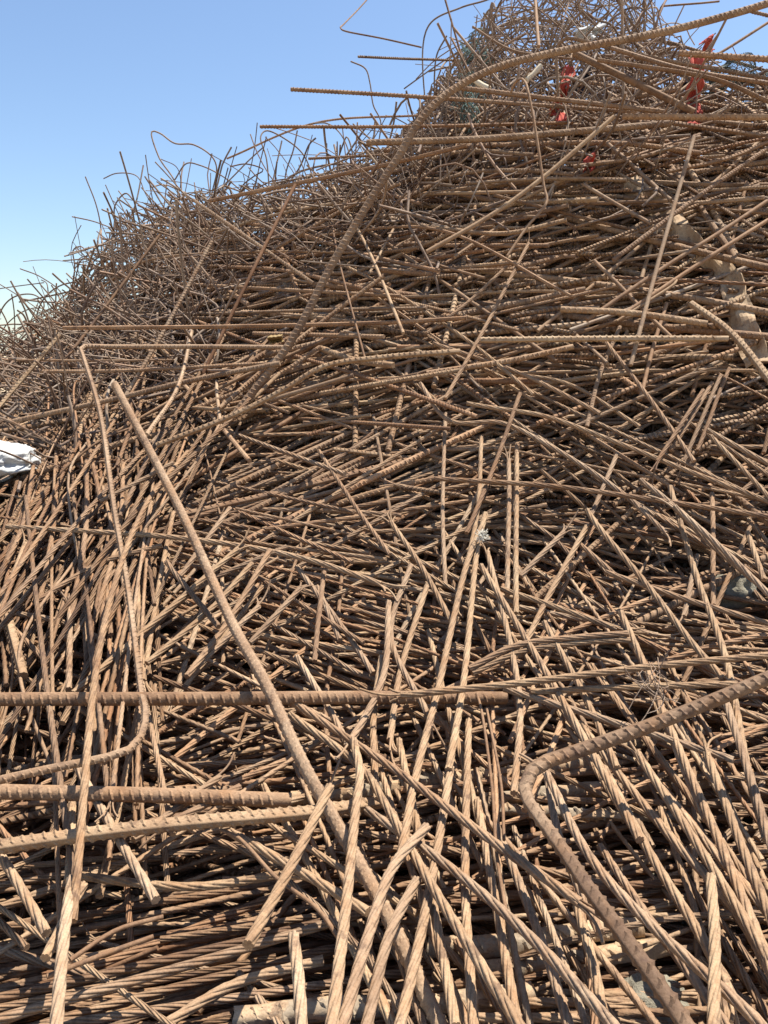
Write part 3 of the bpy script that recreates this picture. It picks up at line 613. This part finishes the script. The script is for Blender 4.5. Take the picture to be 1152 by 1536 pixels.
# wire thickets: tangled thin wire on the low ridge, on the peak behind and along the crest
def tangle(p0, L, curl, up=0.0, n=9):
    d = rng.normal(size=3); d[2] = d[2] * .7 + up; d /= np.linalg.norm(d); P = [np.array(p0)]
    ax = rng.normal(size=3); ax /= np.linalg.norm(ax); w = rng.normal(0, curl)
    for i in range(n):
        if rng.random() < .35: ax = rng.normal(size=3); ax /= np.linalg.norm(ax); w = rng.normal(0, curl)
        d = d * math.cos(w) + np.cross(ax, d) * math.sin(w); d /= np.linalg.norm(d)
        P.append(P[-1] + d * L / n)
    P = np.array(P); return P - P.mean(0) + np.array(p0)
THK = [(-350, 160, 5, 200, 720), (80, 330, 5, 270, 1050), (300, 640, 5, 120, 620), (620, 760, 8, 240, 480), (740, 1000, 5, 330, 620), (980, 1450, 5, 130, 260)]
for ti, (x0, x1, pad, hgt, n) in enumerate(THK):
    for i in range(n):
        px = rng.uniform(x0, x1); sk = float(np.interp(px, SKX, SKY)); t = rng.uniform(0, 1) ** 1.1
        py = sk + pad + t * hgt + 14
        D = float(surf(px, py)) + rng.uniform(-.05, .55); R = rng.choice([.0016, .0022, .0028, .0034, .0045])
        loose = i % 5 == 0 or (ti < 3 and t < .12 and i % 2 == 0)
        P = tangle(at(px, py, D), rng.uniform(.3, 1.0) * (1.0 if loose else .85), rng.choice([.10, .22, .36, .5] if ti in (3, 4) else [.05, .14, .26, .4]), .9 if loose else 0)
        x, y = pix(P)
        lim = np.interp(x, SKX, SKY) - (rng.uniform(15, 105) if loose else 8)
        if (y < lim).any(): 
            P = P + np.array([0, 0, -1.]) * float((lim - y).max()) / FPX * D
        tint = rng.uniform(.05, .7)
        if t < .55 and -10 < px < 1162 and i % 4 == 0 and COUNT['W'] < LIMIT['W']:
            bar_object('W', P, R, tint, auto_label('W', P, R, tint), 'wires in the heap')
        else:
            V, Q, T, al, ro = g_tube(P, R, 4 if R < .0025 else 5, .055); stuff['W'].append((V, Q, T, np.full(len(V), tint), al, ro))
# long loose loops standing over the low ridge, traced
for pts, d in (('265,280 238,235 228,197 240,200 262,215 290,217 318,235 325,252 318,290', 3.9), ('262,270 280,245 300,248 330,262 360,285 380,310', 3.9),
               ('400,240 391,205 400,196 430,210 455,232 470,270', 3.6), ('470,185 490,185 510,200 525,235', 3.4), ('428,265 440,225 446,196', 3.5),
               ('155,268 175,260 205,264 218,290 240,330', 4.2), ('128,265 145,310 152,350', 4.3), ('108,325 140,332 175,345', 4.3), ('190,350 205,300 215,248', 4.1),
               ('175,345 172,310 188,290 200,300 230,330', 4.2), ('112,372 125,385 150,380 165,400', 4.4), ('112,400 110,375 122,370 140,395', 4.4), ('30,403 62,416 95,445', 4.3), ('-20,436 20,430 66,424', 4.4),
               ('0,470 20,446 50,442 66,455 62,475', 4.3), ('98,490 74,445 70,425 62,420', 4.2), ('2,500 30,470 60,462 90,480', 4.3), ('345,250 370,246 395,255 380,265 360,285', 3.7),
               ('420,300 450,250 465,215 474,207', 3.5), ('505,255 515,215 520,205 530,240', 3.3), ('642,40 690,12 730,0 800,-30', 3.6), ('652,108 656,80 670,54', 3.4), ('290,330 275,300 272,265 276,243', 3.9)):
    q = [tuple(map(float, p.split(','))) for p in pts.split()]
    for e in (0, -1):                                     # carry an end that would hang in the air down into the thicket
        sk = float(np.interp(q[e][0], SKX, SKY))
        if q[e][1] > min(p[1] for p in q) + 25 and q[e][1] < sk + 60: q.insert(0 if e == 0 else len(q), (q[e][0] + rng.uniform(-15, 15), sk + 75))
    hero('W', rng.choice([7, 8, 9]), 0, q, None, d=(d, d + rng.uniform(-.15, .25)), tint=rng.uniform(.1, .4))
def join(name, parts, mat, label, cat):
    V = np.vstack([p[0] for p in parts]); off = np.cumsum([0] + [len(p[0]) for p in parts[:-1]])
    Q = np.vstack([p[1] + o for p, o in zip(parts, off)]); T = np.vstack([p[2] + o for p, o in zip(parts, off)])
    A = {n: np.concatenate([p[i] for p in parts]) for n, i in (('tint', 3), ('along', 4), ('round', 5))}
    A['across'] = np.concatenate([np.tile(np.cos(np.arange(8) * math.pi / 4), len(p[0]) // 8 + 1)[:len(p[0])] for p in parts])
    o = new_obj(name, mesh_from(name, V, Q, T, A), mat); return tag(o, label, cat, None, 'stuff')
join('rebar_scrap', stuff['R'], M_REBARF, 'packed mass of rusty ribbed rebar filling the heap', 'rebar scrap')
join('strand_scrap', stuff['S'], M_STRANDF, 'packed mass of rusty twisted strand filling the heap', 'strand scrap')
join('strand_scrap', stuff['N'], M_STRAND, 'loose mass of twisted strand between the pale strands at the foot', 'strand scrap')
join('wire_scrap', stuff['W'], M_WIRE, 'dense tangle of thin rusty wire along the ridge and peak', 'wire scrap')
print('COUNT', COUNT, 'fill', len(FILL), {k: len(v) for k, v in stuff.items()}, 'tris', sum(len(o.data.polygons) * 2 for o in COL.objects if o.type == 'MESH'))

# ------------------------------------------------------------------ odd scraps caught in the heap
from mathutils import noise as mn
def crumple(V, amp, sc, seed):
    return np.array([v + np.array(mn.noise_vector(Vector(v * sc) + Vector((seed, seed * 2, 0)))) * amp + np.array(mn.noise_vector(Vector(v * sc * 3.1) + Vector((seed, 5, seed)))) * amp * .4 for v in V])
def cloth(name, mat, label, cat, px, py, d, w, hgt, rot, seed, amp=.014, group=None, n=14, m=20):
    u, v = np.meshgrid(np.linspace(-.5, .5, n), np.linspace(-.5, .5, m)); c, s = math.cos(rot), math.sin(rot)
    ragged = 1 + .18 * np.sin(v * 17 + seed) * np.abs(u)
    X = u * w * ragged; Z = v * hgt + .04 * hgt * np.sin(u * 21 + seed)
    L = np.stack([X * c - Z * s, 0.05 * hgt * np.sin(u * 9 + seed * 2) + .03 * np.cos(v * 7 + seed), X * s + Z * c], -1).reshape(-1, 3)
    L = crumple(L, amp, 16, seed); idx = np.arange(n * m).reshape(m, n)
    Q = np.stack([idx[:-1, :-1], idx[:-1, 1:], idx[1:, 1:], idx[1:, :-1]], -1).reshape(-1, 4)
    o = new_obj(name, mesh_from(name, L, Q), mat, None, at(px, py, d))
    so = o.modifiers.new('thickness', 'SOLIDIFY'); so.thickness = .002
    return tag(o, label, cat, group)
cloth('cloth_rag', M_RED, 'torn red cloth strip hanging under the thick cut rebar on the crest', 'cloth', 1044, 128, 2.6, .05, .2, .1, 1.3)
cloth('cloth_rag', M_NAVY, 'dark navy cloth beside the hanging red strip', 'cloth', 1030, 142, 2.76, .045, .09, -.3, 4.1)
cloth('cloth_rag', M_RED, 'small red cloth peak showing against the sky', 'cloth', 1062, 68, 2.8, .035, .045, .5, 2.2)
cloth('cloth_rag', M_RED, 'broad red cloth bundled behind the walking stick rebar', 'cloth', 848, 125, 2.8, .045, .13, -.25, 3.3)
cloth('cloth_rag', M_NAVY, 'dark navy cloth bundled behind the sloping thick bar', 'cloth', 878, 130, 2.95, .05, .10, .3, 6.1)
cloth('cloth_rag', M_RED, 'small red scrap under the long rebar with the standing end', 'cloth', 838, 172, 2.6, .035, .07, .2, 5.2)
cloth('cloth_rag', M_RED, 'red rag wedged deep under the smooth tan bar', 'cloth', 884, 246, 2.34, .05, .05, .7, 7.7)
cloth('cloth_rag', M_RED, 'red rag peeping between the level rebars below the square cut end', 'cloth', 1040, 194, 2.5, .06, .05, .1, 8.8)
cloth('plastic_scrap', M_WHITE, 'white plastic scrap caught on the peak tangle', 'plastic scrap', 884, 46, 3.05, .12, .05, .35, 2.9, .02)
cloth('plastic_scrap', M_WHITE, 'narrow white plastic strip dangling below the scrap on the peak', 'plastic scrap', 886, 56, 3.03, .03, .08, -.6, 3.9, .01)
cloth('card_scrap', M_CARD, 'small yellow card tucked in the level rebars', 'card', 413, 508, 2.16, .04, .02, .1, 1.9, .004)
def stick(pts, d, w, label):
    P = at(*np.array(pts, float).T, np.array(d, float)); o0 = P[0].copy()
    V, Q, T, _, _ = g_tube(P - o0, w / 2, 8, .02); V = crumple(V, .003, 60, 2)
    tag(new_obj('wooden_stick', mesh_from('wooden_stick', V, Q, T), M_PALEWOOD, None, o0), label, 'stick')
stick([(708, 118), (722, 127), (735, 133)], [2.5, 2.48, 2.46], .016, 'pale broken stick behind the great curved rebar')
stick([(790, 120), (803, 108), (812, 98)], [2.6, 2.6, 2.6], .016, 'pale broken stick beside the crook-topped rod')

def net(name, mat, label, px, py, d, w, hgt, seed, nu=26, nv=20):
    o0 = at(px, py, d); parts = []
    f = lambda u, v: np.stack([u * w + .02 * np.sin(v * 11 + seed), .10 * np.sin(u * 7 + seed) * np.cos(v * 5) + .04 * np.sin(v * 13), v * hgt + .03 * np.sin(u * 9 + seed)], -1)
    t = np.linspace(-.5, .5, 40)
    for a in np.linspace(-.5, .5, nu): parts.append(g_tube(f(np.full(40, a) + .15 * t, t), .0011, 3, .02, False))
    for b in np.linspace(-.5, .5, nv): parts.append(g_tube(f(t, np.full(40, b) + .1 * t), .0011, 3, .02, False))
    V = np.vstack([p[0] for p in parts]); off = np.cumsum([0] + [len(p[0]) for p in parts[:-1]]); Q = np.vstack([p[1] + o for p, o in zip(parts, off)])
    V = crumple(V, .03, 9, seed)
    tag(new_obj(name, mesh_from(name, V, Q), mat, None, o0), label, 'netting')
net('plastic_netting', M_TEAL, 'teal netting snagged on the edge of the peak', 714, 84, 3.3, .11, .11, 1.0)
net('plastic_netting', M_NETG, 'grey green netting bunched on the crest beyond the thick cut rebar', 1120, 118, 2.85, .28, .09, 3.0, 60, 30)
net('plastic_netting', M_TEAL, 'teal netting scrap hanging under the curved rebar', 702, 160, 2.75, .06, .14, 5.0, 12, 20)

# rusty sheet strip: twisted ribbon with dents and a real thickness
c = np.array([(938, 268), (960, 290), (1000, 322), (1030, 358), (1060, 385), (1090, 410), (1104, 450), (1118, 495), (1138, 545)], float)
P = at(c[:, 0], c[:, 1], surf(c[:, 0], c[:, 1]) + .0); Pc, s = smooth_path(P, .012); T_, N_, B_ = frames(Pc)
view = CAM - Pc; view /= np.linalg.norm(view, axis=1)[:, None]
tw = .25 * np.sin(s * 6.0) + .15 * np.sin(s * 17); side = np.cross(T_, view); side /= np.linalg.norm(side, axis=1)[:, None]
sd2 = side * np.cos(tw)[:, None] + view * np.sin(tw)[:, None]; nr = np.cross(sd2, T_)
K = 9; uu = np.linspace(-.5, .5, K); wd = .056 + .006 * np.sin(s * 11)
X = Pc[:, None] + uu[None, :, None] * wd[:, None, None] * sd2[:, None] + (.012 * np.sin(s * 31)[:, None] * np.cos(uu * 5)[None] + .010 * np.sin(s * 77 + 1)[:, None] * uu[None])[..., None] * nr[:, None]
o0 = Pc[0].copy(); V, Q = grid_mesh(crumple((X - o0).reshape(-1, 3), .004, 40, 3).reshape(X.shape))
o = new_obj('sheet_strip', mesh_from('sheet_strip', V, Q, None, {'tint': np.full(len(V), .8)}, 0), M_SHEET, None, o0)
so = o.modifiers.new('thickness', 'SOLIDIFY'); so.thickness = .003
tag(o, 'rusty bent sheet metal strip winding down the upper slope', 'metal strip')

import bmesh
def lump(name, mat, label, cat, px, py, d, size, seed, amp, sub=4, sharp=1.0, group=None):
    bm = bmesh.new(); bmesh.ops.create_icosphere(bm, subdivisions=sub, radius=1)
    for v in bm.verts:
        p = v.co.copy(); f = 1 + amp * (1 - 2 * abs(mn.noise(p * 1.6 * sharp + Vector((seed, 0, 0))))) + amp * .5 * (1 - 2 * abs(mn.noise(p * 3.7 * sharp + Vector((0, seed, 0))))) + amp * .2 * mn.noise(p * 9)
        v.co = Vector((p.x * size[0], p.y * size[1], p.z * size[2])) * f
    for f in bm.faces: f.smooth = True
    me = bpy.data.meshes.new(name); bm.to_mesh(me); bm.free()
    return tag(new_obj(name, me, mat, None, at(px, py, d)), label, cat, group)
lump('plastic_sack', M_WHITE, 'crumpled white plastic sack lying at the low side of the heap', 'sack', -34, 694, 2.02, (.125, .10, .052), 3.0, .24, 5)
lump('concrete_lump', M_STONE, 'grey concrete lump lying behind the pale slanting strand', 'concrete lump', 1100, 888, 1.52, (.036, .03, .028), 6.0, .3)
lump('concrete_lump', M_STONE, 'grey concrete lump wedged under the running strands of the foot', 'concrete lump', 1010, 1345, 1.03, (.03, .03, .025), 9.0, .3)
lump('concrete_lump', M_STONE, 'small grey concrete lump at the very bottom beside the hooked rebar', 'concrete lump', 985, 1512, .81, (.03, .03, .02), 12.0, .3)

def fibres(name, mat, label, cat, px, py, d, n, L, R, curl, spread):
    o0 = at(px, py, d); parts = []
    for i in range(n): parts.append(g_tube(tangle(rng.normal(0, spread, 3), rng.uniform(.5, 1) * L, curl, .2, 7), R, 4, L / 7, False))
    V = np.vstack([p[0] for p in parts]); off = np.cumsum([0] + [len(p[0]) for p in parts[:-1]]); Q = np.vstack([p[1] + o for p, o in zip(parts, off)])
    tag(new_obj(name, mesh_from(name, V, Q, None, {'tint': np.full(len(V), .5)}), mat, None, o0), label, cat)
fibres('fibre_tuft', M_FIBRE, 'white fibre tuft stuck on top of the standing pale strands', 'fibre tuft', 724, 804, 1.47, 90, .022, .0006, .9, .005)
fibres('tie_wire', M_WIRE, 'hair thin tangle of tie wire over the level strands', 'tie wire', 975, 1030, 1.12, 12, .14, .0008, .7, .012)
